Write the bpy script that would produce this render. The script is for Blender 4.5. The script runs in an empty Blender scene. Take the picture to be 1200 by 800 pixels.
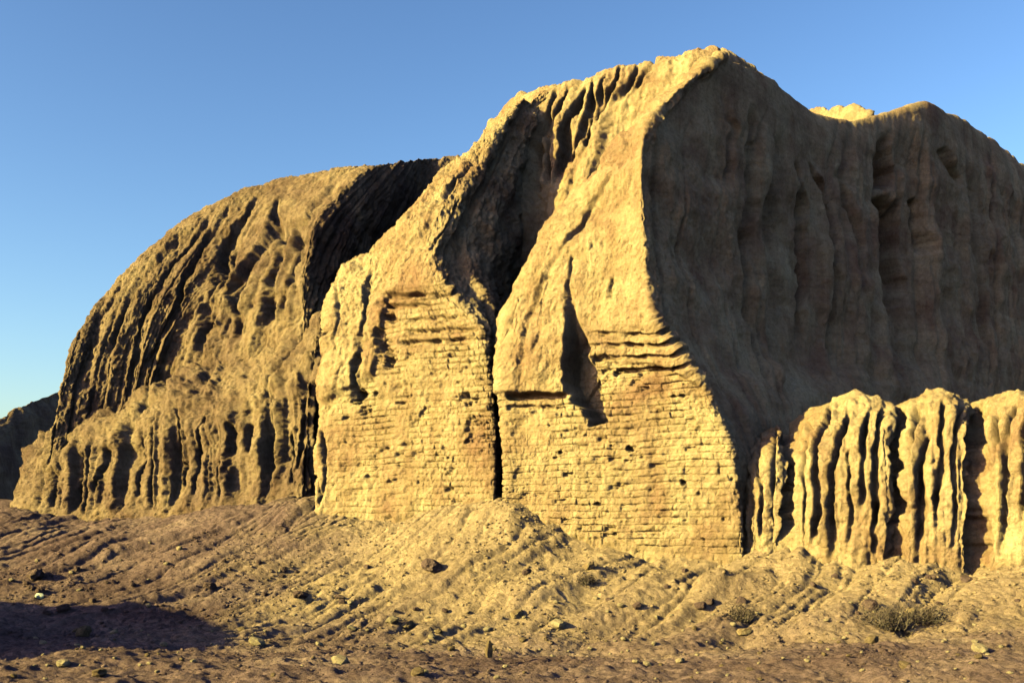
import bpy, bmesh, math, random
import numpy as np
from mathutils import Vector

rng = np.random.default_rng(7)
random.seed(7)
C = bpy.context.scene.collection
EYE, HOR, FP = 1.7, 610.0, 1200.0        # eye height (m), horizon line and focal length used to lay the survey points out

def P(u, v, d):
    """survey point: bearing u, elevation v, distance d  ->  world metres"""
    u, v, d = np.asarray(u, float), np.asarray(v, float), np.asarray(d, float)
    return np.stack([(u-600)*d/FP, d+0*u, EYE+(HOR-v)*d/FP], -1)
def bearing(p):
    d = np.maximum(p[..., 1], .1)
    return 600+p[..., 0]*FP/d, HOR-(p[..., 2]-EYE)*FP/d

# ------------------------------------------------------------------ noise
def _h(i, j, k):
    n = (i*73856093) ^ (j*19349663) ^ (k*83492791)
    n = (n ^ (n >> 13))*1274126177 & 0x7fffffff
    n = (n ^ (n >> 15))*668265263 & 0x7fffffff
    return ((n >> 8) & 0xffff)/32767.5-1.0
def noise(x, y, z=0.0):
    x, y, z = np.broadcast_arrays(np.asarray(x, float), y, z)
    xi, yi, zi = np.floor(x).astype(np.int64), np.floor(y).astype(np.int64), np.floor(z).astype(np.int64)
    fx, fy, fz = x-xi, y-yi, z-zi
    fx, fy, fz = [f*f*f*(f*(f*6-15)+10) for f in (fx, fy, fz)]
    def c(a, b):
        lo = _h(xi, yi+a, zi+b); return lo+fx*(_h(xi+1, yi+a, zi+b)-lo)
    a = c(0, 0); a = a+fy*(c(1, 0)-a)
    b = c(0, 1); b = b+fy*(c(1, 1)-b)
    return a+fz*(b-a)
def fbm(x, y, z=0.0, oct=4, g=.5):
    s, a = 0, 1.0
    for o in range(oct):
        f = 2.03**o
        s = s+a*noise(np.asarray(x)*f+o*17.3, np.asarray(y)*f+o*5.1, np.asarray(z)*f+o*9.7); a *= g
    return s
def sstep(a, b, x):
    t = np.clip((x-a)/(b-a), 0, 1); return t*t*(3-2*t)

# ------------------------------------------------------------------ materials
def mat(name, cols, scale=.5, streak=0.0, bump=.35, bscale=9.0, spec=.0, pebble=0.0, wash=None, grit=0.0):
    m = bpy.data.materials.new(name); m.use_nodes = True
    nt = m.node_tree; N = nt.nodes; L = nt.links
    b = N['Principled BSDF']; b.inputs['Roughness'].default_value = 1; b.inputs['Specular IOR Level'].default_value = spec
    tc = N.new('ShaderNodeTexCoord')
    def nz(sc, det=6, rough=.62, vec=None, dist=0.0):
        n = N.new('ShaderNodeTexNoise'); n.inputs['Scale'].default_value = sc; n.inputs['Detail'].default_value = det
        n.inputs['Roughness'].default_value = rough; n.inputs['Distortion'].default_value = dist
        L.new(vec or tc.outputs['Object'], n.inputs['Vector']); return n.outputs['Fac']
    def ramp(f, stops):
        r = N.new('ShaderNodeValToRGB'); e = r.color_ramp.elements
        while len(e) < len(stops): e.new(.5)
        for k, (p, c) in zip(e, stops): k.position = p; k.color = (*c, 1)
        L.new(f, r.inputs['Fac']); return r.outputs['Color']
    def mix(f, a, c, mode='MIX'):
        x = N.new('ShaderNodeMix'); x.data_type = 'RGBA'; x.blend_type = mode
        if isinstance(f, float): x.inputs['Factor'].default_value = f
        else: L.new(f, x.inputs['Factor'])
        for s, q in (('A', a), ('B', c)):
            i = [k for k in x.inputs if k.identifier == s+'_Color'][0]
            if isinstance(q, tuple): i.default_value = (*q, 1)
            else: L.new(q, i)
        return [k for k in x.outputs if k.identifier == 'Result_Color'][0]
    big = ramp(nz(scale, 5, .6, dist=.4), [(.32, cols[0]), (.5, cols[1]), (.68, cols[2])])
    fine = ramp(nz(7.0, 8, .75), [(.3, (.55, .52, .5)), (.5, (.95, .95, .95)), (.72, (1.2, 1.2, 1.2))])
    col = mix(.8, big, fine, 'MULTIPLY')
    if streak:
        mp = N.new('ShaderNodeMapping'); mp.inputs['Scale'].default_value = (1.6, 1.6, .12)
        L.new(tc.outputs['Object'], mp.inputs['Vector'])
        st = ramp(nz(1.3, 6, .65, mp.outputs['Vector']), [(.35, (.62, .56, .52)), (.55, (1, 1, 1)), (.75, (1.1, 1.08, 1.0))])
        col = mix(streak, col, st, 'MULTIPLY')
    if wash:                                            # yellow dust washed down from the walls on to the bank
        sx = N.new('ShaderNodeSeparateXYZ'); L.new(tc.outputs['Object'], sx.inputs[0])
        def mth(op, a, c=None):
            q = N.new('ShaderNodeMath'); q.operation = op
            for i_, e in enumerate((a, c)):
                if e is None: continue
                if isinstance(e, (int, float)): q.inputs[i_].default_value = e
                else: L.new(e, q.inputs[i_])
            return q.outputs[0]
        nn = mth('MULTIPLY', mth('SUBTRACT', nz(.28, 5, .6), .5), 16.0)
        def rng_(val, lo, hi):
            q = N.new('ShaderNodeMapRange'); q.inputs[1].default_value = lo; q.inputs[2].default_value = hi; L.new(val, q.inputs[0]); return q.outputs[0]
        f = mth('MULTIPLY', rng_(mth('ADD', mth('ADD', sx.outputs[1], mth('MULTIPLY', sx.outputs[0], .25)), nn), 20.5, 28.0), rng_(mth('ADD', sx.outputs[0], nn), -9.5, -4.0))
        col = mix(mth('MULTIPLY', f, .72), col, mix(.8, wash, fine, 'MULTIPLY'))
    if streak:                                          # courses of slightly different clay
        mp2 = N.new('ShaderNodeMapping'); mp2.inputs['Scale'].default_value = (.10, .10, 2.6)
        L.new(tc.outputs['Object'], mp2.inputs['Vector'])
        col = mix(.6, col, ramp(nz(1.0, 5, .7, mp2.outputs['Vector'], .6), [(.34, (.74, .72, .72)), (.5, (1, 1, 1)), (.66, (1.12, 1.12, 1.14))]), 'MULTIPLY')
    if grit:
        col = mix(.55, col, ramp(nz(.9, 7, .7, dist=.8), [(.36, (.80, .74, .74)), (.5, (1, 1, 1)), (.68, (1.10, 1.12, 1.18))]), 'MULTIPLY')      # weathering patches
        col = mix(.75*grit, col, ramp(nz(17, 4, .7), [(.30, (.38, .34, .33)), (.40, (.95, .95, .95)), (.66, (1.0, 1.0, 1.0)), (.76, (1.3, 1.28, 1.25))]), 'MULTIPLY')
    hgt = None
    if pebble:
        vo = N.new('ShaderNodeTexVoronoi'); vo.inputs['Scale'].default_value = 7.5; vo.inputs['Randomness'].default_value = 1
        dv = N.new('ShaderNodeMixRGB'); dv.blend_type = 'LINEAR_LIGHT'; dv.inputs[0].default_value = .12
        wn = N.new('ShaderNodeTexNoise'); wn.inputs['Scale'].default_value = 4; L.new(tc.outputs['Object'], wn.inputs['Vector'])
        L.new(tc.outputs['Object'], dv.inputs[1]); L.new(wn.outputs['Color'], dv.inputs[2]); L.new(dv.outputs[0], vo.inputs['Vector'])
        bw = N.new('ShaderNodeRGBToBW'); L.new(vo.outputs['Color'], bw.inputs[0])
        col = mix(pebble, col, ramp(bw.outputs[0], [(.25, (.72, .70, .70)), (.6, (1, 1, 1)), (.85, (1.25, 1.22, 1.2))]), 'MULTIPLY')
        hgt = vo.outputs['Distance']
    L.new(col, b.inputs['Base Color'])
    b1 = N.new('ShaderNodeBump'); b1.inputs['Strength'].default_value = bump; b1.inputs['Distance'].default_value = .12
    L.new(nz(bscale, 8, .72), b1.inputs['Height'])
    b2 = N.new('ShaderNodeBump'); b2.inputs['Strength'].default_value = bump*.8; b2.inputs['Distance'].default_value = .04
    L.new(nz(bscale*3.3, 6, .7), b2.inputs['Height']); L.new(b1.outputs['Normal'], b2.inputs['Normal'])
    if grit:
        vg = N.new('ShaderNodeTexVoronoi'); vg.feature = 'DISTANCE_TO_EDGE'; vg.inputs['Scale'].default_value = 3.4
        wg = N.new('ShaderNodeTexNoise'); wg.inputs['Scale'].default_value = 2.2; wg.inputs['Detail'].default_value = 5; L.new(tc.outputs['Object'], wg.inputs['Vector'])
        mg = N.new('ShaderNodeMixRGB'); mg.blend_type = 'LINEAR_LIGHT'; mg.inputs[0].default_value = .22
        L.new(tc.outputs['Object'], mg.inputs[1]); L.new(wg.outputs['Color'], mg.inputs[2]); L.new(mg.outputs[0], vg.inputs['Vector'])
        rg = N.new('ShaderNodeMapRange'); rg.inputs[1].default_value = 0; rg.inputs[2].default_value = .05; L.new(vg.outputs['Distance'], rg.inputs[0])
        b4 = N.new('ShaderNodeBump'); b4.inputs['Strength'].default_value = .45*grit; b4.inputs['Distance'].default_value = .03
        L.new(rg.outputs[0], b4.inputs['Height']); L.new(b2.outputs['Normal'], b4.inputs['Normal'])
        b5 = N.new('ShaderNodeBump'); b5.inputs['Strength'].default_value = .8*grit; b5.inputs['Distance'].default_value = .05
        L.new(nz(17, 4, .7), b5.inputs['Height']); L.new(b4.outputs['Normal'], b5.inputs['Normal']); b2 = b5
    if hgt is None: L.new(b2.outputs['Normal'], b.inputs['Normal'])
    else:
        b3 = N.new('ShaderNodeBump'); b3.invert = True; b3.inputs['Strength'].default_value = pebble*.7; b3.inputs['Distance'].default_value = .05
        L.new(hgt, b3.inputs['Height']); L.new(b2.outputs['Normal'], b3.inputs['Normal']); L.new(b3.outputs['Normal'], b.inputs['Normal'])
    return m
M_adobe = mat('mudbrick', [(.21, .114, .080), (.28, .177, .116), (.325, .222, .146)], .45, .5, .75, grit=1.0)
M_brown = mat('weathered_mud', [(.115, .066, .054), (.168, .104, .076), (.235, .153, .102)], .35, .6, .9, grit=.8)
M_earth = mat('dusty_earth', [(.084, .048, .052), (.126, .074, .076), (.19, .117, .108)], .3, 0, .9, 7, pebble=.7, wash=(.295, .188, .124))
M_stone = mat('pale_stone', [(.14, .095, .072), (.19, .13, .095), (.25, .18, .125)], 2, 0, .5, 14)
M_dstone = mat('dark_stone', [(.07, .042, .03), (.10, .062, .042), (.14, .09, .06)], 2, 0, .5, 14)
M_white = mat('white_stone', [(.36, .32, .28), (.48, .43, .38), (.58, .53, .47)], 3, 0, .4, 14)
M_twig = mat('dry_twig', [(.05, .034, .032), (.075, .052, .047), (.115, .082, .07)], 4, 0, .2, 30)
M_leaf = mat('dry_leaf', [(.045, .028, .028), (.065, .042, .040), (.10, .068, .06)], 4, 0, .2, 30)

# ------------------------------------------------------------------ object helpers
def grid_mesh(name, G, m, closed=False):
    nr, nc = G.shape[:2]
    me = bpy.data.meshes.new(name)
    idx = np.arange(nr*nc).reshape(nr, nc)
    q = np.stack([idx[:-1, :-1], idx[:-1, 1:], idx[1:, 1:], idx[1:, :-1]], -1).reshape(-1, 4)
    me.vertices.add(nr*nc); me.vertices.foreach_set('co', G.reshape(-1).astype(np.float32))
    me.loops.add(q.size); me.loops.foreach_set('vertex_index', q.reshape(-1).astype(np.int32))
    me.polygons.add(len(q)); me.polygons.foreach_set('loop_start', np.arange(0, q.size, 4, dtype=np.int32))
    me.polygons.foreach_set('use_smooth', np.ones(len(q), bool))
    me.update(calc_edges=True); me.validate()
    me.materials.append(m)
    o = bpy.data.objects.new(name, me); C.objects.link(o)
    return o
def tag(o, label=None, cat=None, group=None, kind=None):
    for k, v in (('label', label), ('category', cat), ('group', group), ('kind', kind)):
        if v: o[k] = v
    return o
def empty(name, loc=(0, 0, 0)):
    o = bpy.data.objects.new(name, None); o.location = loc; o.empty_display_size = .5; C.objects.link(o); return o
def under(o, root, label=None):
    o.parent = root
    o.location = Vector(o.location)-Vector(root.location)
    if label: o['label'] = label
    return o

# ------------------------------------------------------------------ lofted masses
def cr(pts, t):
    """cardinal spline through pts[n,...] at parameters t in [0,n-1] (tension keeps it from overshooting)"""
    n = len(pts); i = np.clip(np.floor(t).astype(int), 0, n-2); f = (t-i).reshape((-1,)+(1,)*(pts.ndim-1))
    p0, p1, p2, p3 = pts[np.maximum(i-1, 0)], pts[i], pts[i+1], pts[np.minimum(i+2, n-1)]
    m1, m2 = (p2-p0)*.36, (p3-p1)*.36
    f2, f3 = f*f, f*f*f
    return (2*f3-3*f2+1)*p1+(f3-2*f2+f)*m1+(-2*f3+3*f2)*p2+(f3-f2)*m2
def params(ctrl, res):
    """parameter samples so that the spacing along axis 0 is about res (list allowed, one per span)"""
    seg = np.linalg.norm(np.diff(ctrl, axis=0), axis=-1); seg = np.percentile(seg, 80, axis=1)
    out = []
    for k, L_ in enumerate(seg):
        r = res[k] if isinstance(res, (list, tuple)) else res
        n = max(2, int(round(L_/r))); out.append(k+np.arange(n)/n)
    return np.concatenate(out+[[len(ctrl)-1.0]])
def blur(a, n):
    for ax in (0, 1):
        for _ in range(n):
            p = np.pad(a, [(1, 1) if k == ax else (0, 0) for k in range(a.ndim)], mode='edge')
            s = [np.take(p, range(j, j+a.shape[ax]), axis=ax) for j in range(3)]
            a = .25*s[0]+.5*s[1]+.25*s[2]
    return a
def normals(G):
    du = np.gradient(G, axis=1); dv = np.gradient(G, axis=0)
    n = np.cross(du, dv); n /= np.linalg.norm(n, axis=-1, keepdims=True)+1e-9
    return n
def loft(cols, res_u, res_v, back=(5, 9), drop=(1.0,), soft=6):
    """cols: list of columns, each a list of (u, v, d) rows from the foot to the crest; the back is closed behind the crest"""
    K = np.array([[P(*r) for r in c] for c in cols])            # cols, rows, 3
    K = K.transpose(1, 0, 2)                                    # rows, cols, 3
    top = K[-1]
    b1 = top+np.array([0, back[0]*.35, .0]); b1[:, 2] -= drop[0]*.2
    b2 = top+np.array([0, back[0], 0]); b2[:, 2] -= drop[0]
    b3 = top+np.array([0, back[1], 0]); b3[:, 2] = np.minimum(top[:, 2]*.45, b3[:, 2])
    b4 = top+np.array([0, back[1]+2, 0]); b4[:, 2] = -1.5
    nvis = len(K)
    foot = K[0]+np.array([0, 0, -1.6])
    K = np.concatenate([foot[None], K, b1[None], b2[None], b3[None], b4[None]])
    tv = params(K, [res_v*2]+[res_v]*(nvis)+[res_v*4]*(len(K)-2-nvis))
    tu = params(K.transpose(1, 0, 2), res_u)
    G = cr(K, tv); G = cr(G.transpose(1, 0, 2), tu).transpose(1, 0, 2)
    if soft: G = blur(G, soft)
    s = np.concatenate([[0], np.cumsum(np.percentile(np.linalg.norm(np.diff(G[:len(tv)//2], axis=1), axis=-1), 60, axis=0))])
    s = np.broadcast_to(s[None], G.shape[:2])
    t = np.broadcast_to(tv[:, None]-1, G.shape[:2])
    return G, s, t, nvis
def seg_dist(u, v, pts):
    """distance in (u,v) to a polyline, and how far along it (0..1)"""
    best = np.full(u.shape, 1e9); al = np.zeros(u.shape)
    n = len(pts)-1
    for k in range(n):
        a, b = np.array(pts[k][:2], float), np.array(pts[k+1][:2], float); ab = b-a
        h = np.clip(((u-a[0])*ab[0]+(v-a[1])*ab[1])/(ab@ab+1e-9), 0, 1)
        d = np.hypot(u-a[0]-h*ab[0], v-a[1]-h*ab[1])
        m = d < best; best = np.where(m, d, best); al = np.where(m, (k+h)/n, al)
    return best, al
def inside(u, v, poly):
    c = np.zeros(u.shape, bool); n = len(poly)
    for i in range(n):
        (x1, y1), (x2, y2) = poly[i], poly[(i+1) % n]
        if y1 == y2: continue
        c ^= ((y1 > v) != (y2 > v)) & (u < (x2-x1)*(v-y1)/(y2-y1)+x1)
    return c
def poly_mask(u, v, poly, soft):
    d, _ = seg_dist(u, v, list(poly)+[poly[0]])
    sd = np.where(inside(u, v, poly), d, -d)
    return sstep(-soft, soft, sd)
def groove(u, v, pts, w, depth, jig=0.0):
    """cut along a polyline; w = half width at start and end"""
    out = np.zeros(u.shape); p = np.array([q[:2] for q in pts], float); e = 3*jig+2*max(w)
    k = (u > p[:, 0].min()-e) & (u < p[:, 0].max()+e) & (v > p[:, 1].min()-e) & (v < p[:, 1].max()+e)
    if not k.any(): return out
    ul, vl = u[k], v[k]
    ul = ul+jig*fbm(vl*.022, ul*.015+3.3, p[0, 0]*.37, 3)+jig*.25*fbm(vl*.12, ul*.1, p[0, 0], 2)
    d, al = seg_dist(ul, vl, pts)
    ww = (w[0]+(w[1]-w[0])*al)*(1+.45*noise(vl*.07, p[0, 0]*.7, 1.0))
    deep = depth*(.75+.45*noise(vl*.05, p[0, 0]*.3, 5.0))*sstep(0, .12, al)*(1-.8*sstep(.8, 1, al))
    out[k] = -deep*(1-sstep(.1, 1.0, d/ww))
    return out
def pit(u, v, pu, pv, ru, rv, dep):
    out = np.zeros(u.shape)
    k = (np.abs(u-pu) < ru*1.6) & (np.abs(v-pv) < rv*1.6)
    ul, vl = u[k], v[k]
    out[k] = -dep*(1-sstep(.3, 1, np.hypot((ul-pu)/ru, (vl-pv)/rv)+.5*noise(ul*.17, vl*.17, pu)+.35*noise(ul*.4, vl*.4, pu)))
    return out
def gullies(s, z, f, seed, warp=.5, sharp=1.0):
    """rain gullies running down the fall line: rounded ribs, narrow grooves. returns 0 (rib) .. -1 (groove)"""
    w = s+warp*fbm(s*.35+seed, z*.22, seed, 3)
    n = noise(w*f+seed*3.7, z*.05+seed, seed*1.3)*.7+noise(w*f*2.1+seed, z*.09, 4.1+seed)*.35
    return -np.power(1-np.clip(np.abs(n)*1.9, 0, 1), 1.0+sharp)
def rough(G, amp=.10, f=1.1, oct=5, seed=0.0):
    return amp*fbm(G[..., 0]*f+seed, G[..., 1]*f, G[..., 2]*f, oct, .55)
def bricks(G, s, bh=.2, bl=.40, mort=.032, seed=0):
    z = G[..., 2]+.03*fbm(s*.4, G[..., 2]*.25, seed, 3)+.018*noise(s*2.2, G[..., 2]*1.7, seed)
    row = np.floor(z/bh); fz = z/bh-row; ri = row.astype(np.int64)
    off = _h(ri+5, ri*0+3, ri*0+seed)*.5
    ss = (s+.05*noise(s*2.6, z*2.6, 1.0+seed))/bl*(1+.12*_h(ri+9, ri*0+1, ri*0+seed))+off
    col = np.floor(ss); fs = ss-col
    r = _h(ri+50, col.astype(np.int64)+70, np.full(row.shape, 11+seed, np.int64))
    r2 = _h(ri+90, col.astype(np.int64)+30, np.full(row.shape, 23+seed, np.int64))
    ez = np.minimum(fz, 1-fz)*bh; es = np.minimum(fs, 1-fs)*bl
    wear = np.clip(.5+.8*fbm(s*.7+seed, G[..., 2]*.7, 3.0, 4), 0, 1)
    patch = np.clip(.45+.9*fbm(s*1.6+seed*3, G[..., 2]*1.6, 8.0, 3), 0, 1)
    jz = (1-sstep(0, mort*(.7+.6*patch), ez))*(.04+.07*wear*patch)
    js = (1-sstep(0, mort*.9, es))*(.025+.06*wear*patch)
    h = -np.maximum(jz, js)+r*.026
    h = h-np.where(r2 > .9, .10+.1*patch, 0)*sstep(0, .07, np.minimum(ez, es))
    return h+.04*fbm(s*4.5, G[..., 2]*4.5, seed, 3, .65)
def finish(name, G, disp, m, root, label=None, soft=0.0):
    N_ = normals(blur(G, 3))
    ctr = np.array([0, 0, EYE])
    if np.mean(np.sum(N_*(ctr-G), -1)[:G.shape[0]//2]) < 0: N_ = -N_
    crust = -.045*np.abs(fbm(G[..., 0]*2.3+31, G[..., 1]*2.3, G[..., 2]*2.0, 4, .65))+.022*noise(G[..., 0]*9, G[..., 1]*9, G[..., 2]*8)+.035*fbm(G[..., 0]*3.1, G[..., 1]*3.1, G[..., 2]*2.4, 4, .66)-.07*np.power(np.clip(.9-np.abs(fbm(G[..., 0]*1.3+9, G[..., 1]*1.3, G[..., 2]*.9, 4, .6))*2.2, 0, 1), 3)
    G = G+N_*(disp+crust*(1-soft))[..., None]
    o = grid_mesh(name, G, m)
    if root: under(o, root, label)
    return o

ruin = tag(empty('mudbrick_ruin', (0, 33, 0)), 'huge rain-eroded mudbrick ruin with a rounded top and brick-faced buttresses', 'ruin')

# ---- right hand buttress and the long shaded wall behind it (one mass)
def A_face():
    V = lambda u, v, d: list(zip(u, v, d))
    cols = [
      V([668]*6+[680], [585, 540, 470, 440, 410, 385, 340], [40]*7),
      V([600, 598, 594, 596, 599, 602, 625], [588, 540, 468, 440, 410, 388, 350], [33.5, 33.5, 33.6, 33.7, 33.9, 34.2, 37]),
      V([590, 590, 584, 585, 588, 592, 620], [585, 540, 465, 438, 410, 385, 345], [31.4, 31.4, 31.5, 31.7, 31.9, 32.4, 36.6]),
      V([613, 613, 611, 610, 610, 615, 634], [597, 540, 462, 415, 370, 322, 325], [31.1, 31.1, 31.2, 31.5, 31.9, 32.6, 36.4]),
      V([652, 652, 650, 645, 642, 648, 668], [612, 540, 458, 400, 335, 262, 268], [30.6, 30.6, 30.7, 31.0, 31.6, 32.5, 36.0]),
      V([710, 712, 708, 702, 697, 702, 722], [630, 540, 455, 385, 300, 195, 196], [29.9, 29.9, 30.0, 30.3, 30.9, 31.9, 35.0]),
      V([795, 798, 775, 745, 735, 742, 772], [645, 530, 448, 378, 285, 160, 124], [29.1, 29.1, 29.2, 29.5, 30.1, 31.0, 34.0]),
      V([862, 850, 816, 764, 754, 757, 835], [650, 522, 444, 374, 280, 148, 72], [28.5, 28.5, 28.6, 28.9, 29.5, 30.5, 33.6]),
      V([872, 862, 828, 774, 763, 766, 850], [650, 522, 446, 376, 280, 150, 71], [28.6, 28.7, 28.9, 29.2, 29.8, 30.8, 33.9]),
      V([885, 878, 852, 800, 790, 798, 872], [645, 530, 450, 375, 270, 140, 80], [29.6, 29.6, 29.7, 30.05, 30.55, 31.7, 35.2]),
      V([915, 912, 900, 872, 862, 875, 908], [640, 530, 460, 375, 260, 140, 94], [32.2, 32.3, 32.8, 33.5, 33.8, 34.7, 37.4]),
      V([962, 960, 955, 945, 938, 942, 950], [640, 530, 465, 385, 260, 168, 130], [34.9, 35.1, 36.3, 37.4, 37.6, 38.5, 40.6]),
      V([1020, 1018, 1015, 1010, 1005, 1002, 1000], [640, 530, 465, 385, 270, 178, 139], [37.4, 37.8, 39.4, 40.5, 41.2, 42.2, 43.4]),
      V([1062, 1060, 1058, 1055, 1052, 1048, 1043], [640, 530, 465, 385, 260, 168, 132], [40.8, 41.4, 43.2, 44.5, 44.7, 45.0, 45.8]),
      V([1110, 1108, 1105, 1102, 1100, 1094, 1086], [640, 530, 465, 385, 260, 152, 121], [43.2, 43.8, 45.6, 46.8, 46.9, 47.4, 48.3]),
      V([1170, 1168, 1165, 1160, 1155, 1150, 1142], [640, 530, 465, 385, 280, 183, 149], [48.5, 49, 51, 52.2, 52.5, 53.2, 54.4]),
      V([1250, 1248, 1245, 1242, 1238, 1230, 1215], [640, 540, 465, 390, 310, 240, 203], [56.5, 57, 58.8, 60, 60.2, 61, 62.6]),
      V([1350, 1348, 1345, 1342, 1338, 1330, 1320], [640, 560, 490, 430, 380, 330, 290], [69, 69, 69, 69.2, 69.5, 70, 70.5]),
      V([1420, 1420, 1420, 1420, 1415, 1410, 1400], [640, 600, 560, 520, 490, 460, 430], [78]*7),
    ]
    n = len(cols)-1
    ru = [.2, .06, .035, .035, .035, .035, .035, .03, .03, .05]+[.08]*(n-10)
    G, s, t, nv = loft(cols, ru, .036, back=(7, 12), soft=4)
    u, v = bearing(G)
    vis = (t < nv-1).astype(float)
    d = rough(G, .11, .9, 6, 3.0)+rough(G, .05, .28, 2, 8.0)*3
    right = sstep(0, 1.6, corner_side(u, v))
    # brickwork below the ledge and the reed-course line
    top_v = np.interp(u, [580, 650, 670, 700, 790, 830, 880], [462, 460, 470, 418, 432, 460, 520])
    bmask = sstep(-5, 6, v-top_v)*(1-right)*vis
    bmask = bmask*(.6+.4*sstep(-.6, .0, fbm(s*.5, G[..., 2]*.5, 2.2, 3)))
    d = d*(1-.75*bmask)+bricks(G, s, seed=1)*bmask
    # mud mantle stands proud of the brickwork
    mantle = (1-sstep(-4, 4, v-top_v))*(1-right)
    d = d+.16*mantle*sstep(0, 14, top_v-v+14)
    # reed courses
    for k, vv in enumerate((392, 405, 419, 433)):
        vk = vv-.04*(u-740)+1.5*noise(u*.08, k*3.1)
        a = sstep(690, 700, u)*(1-right)*(1-sstep(790, 830, u))
        d = d-.30*a*(1-sstep(1.4, 3.6, np.abs(v-vk)))*(.55+.45*noise(u*.1, k*7.7, 2))
    a = sstep(592, 598, u)*(1-sstep(655, 672, u))
    for vv, dep in ((464, .34), (478, .16)):
        d = d-dep*a*(1-sstep(1.5, 5, np.abs(v-vv-1.5*noise(u*.1, vv))))
    # niche
    nm = poly_mask(u+3*noise(u*.1, v*.1, 5), v, [(670, 345), (682, 385), (694, 430), (708, 492), (692, 497), (680, 478), (668, 462), (660, 445), (667, 400)], 4)
    d = d-1.1*nm*sstep(330, 420, v)
    # long parallel crack along the sloping left edge and small runnels
    left = 1-right
    d = d+left*groove(u, v, [(748, 172), (690, 240), (645, 318), (622, 380), (612, 450)], (4, 6), .22, 5)
    d = d+left*groove(u, v, [(722, 325), (717, 355)], (3, 6), .25, 3)
    d = d+left*groove(u, v, [(672, 300), (668, 350)], (2, 5), .2, 3)
    d = d+left*groove(u, v, [(640, 330), (632, 420)], (2, 4), .10, 4)
    d = d+left*groove(u, v, [(780, 110), (735, 165), (705, 205)], (4, 5), .22, 6)
    # holes and pits in the brick
    for k in range(80):
        pu, pv = rng.uniform(590, 872), rng.uniform(445, 648)
        r = rng.uniform(1.6, 3.8)
        d = d+pit(u, v, pu, pv, r*rng.uniform(.8, 1.7), r*.8, rng.uniform(.04, .12))*bmask
    for (pu, pv, r, dep) in ((738, 525, 5, .3), (655, 530, 3.5, .2), (648, 536, 3.5, .16), (722, 436, 6, .3), (800, 565, 3.5, .2), (700, 590, 5, .15)):
        d = d+pit(u, v, pu, pv, r, r*.8, dep)*left
    # crest lumps
    cl = sstep(4.6, 5.6, t)*vis*(1-.8*right)
    d = d+cl*(.16*fbm(G[..., 0]*1.6, G[..., 1]*1.6, G[..., 2]*1.6, 4)+.1*gullies(s, G[..., 2], .8, 5.5))
    # shaded wall: flutes
    fl = right*sstep(860, 910, u)*sstep(120, 190, v)*(1-sstep(400, 470, v))
    d = d+.8*gullies(s, G[..., 2]*.35, .5, 2.0, .25, 1.4)*fl+.2*right*(1-.85*sstep(4.0, 5.4, t))*gullies(s, G[..., 2]*.5, 1.3, 7.0, .25)
    for pts, w, dep in (([(938, 185), (950, 260), (952, 400)], (5, 6), .9), ([(958, 185), (985, 250), (985, 400)], (5, 6), .9),
                        ([(990, 190), (1012, 260), (1015, 340)], (5, 5), .8), ([(918, 210), (920, 260)], (5, 5), .5),
                        ([(1065, 225), (1068, 350)], (6, 8), 1.0), ([(1085, 225), (1095, 300)], (5, 7), .8), ([(1108, 170), (1130, 215)], (5, 6), .8),
                        ([(845, 105), (862, 150), (858, 220)], (5, 5), .35), ([(1036, 150), (1046, 200), (1056, 290), (1058, 400)], (9, 16), 1.3), ([(880, 120), (884, 220), (880, 340)], (5, 7), .5)):
        d = d+right*groove(u, v, pts, w, dep*1.3, 3)
    d = d+right*.25*fbm(G[..., 0]*.35, G[..., 1]*.35, G[..., 2]*.5, 3)
    d = d*(1-.7*right*sstep(4.3, 5.5, t))
    return finish('brick_buttress', G, d*np.clip(nv+.2-t, .25, 1), M_adobe, ruin, 'buttress with a lit brick face, a dark niche and a long shaded flank', np.maximum(.8*bmask+.25*mantle, right*(.6+.35*sstep(4.2, 5.4, t))))
def corner_side(u, v):
    """positive right of the arris, in units of about 8 bearing units"""
    c = np.interp(v, [60, 72, 148, 280, 374, 444, 522, 650], [850, 845, 763, 760, 770, 824, 858, 870])
    return (u-c)/8.0
A_face()

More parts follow.
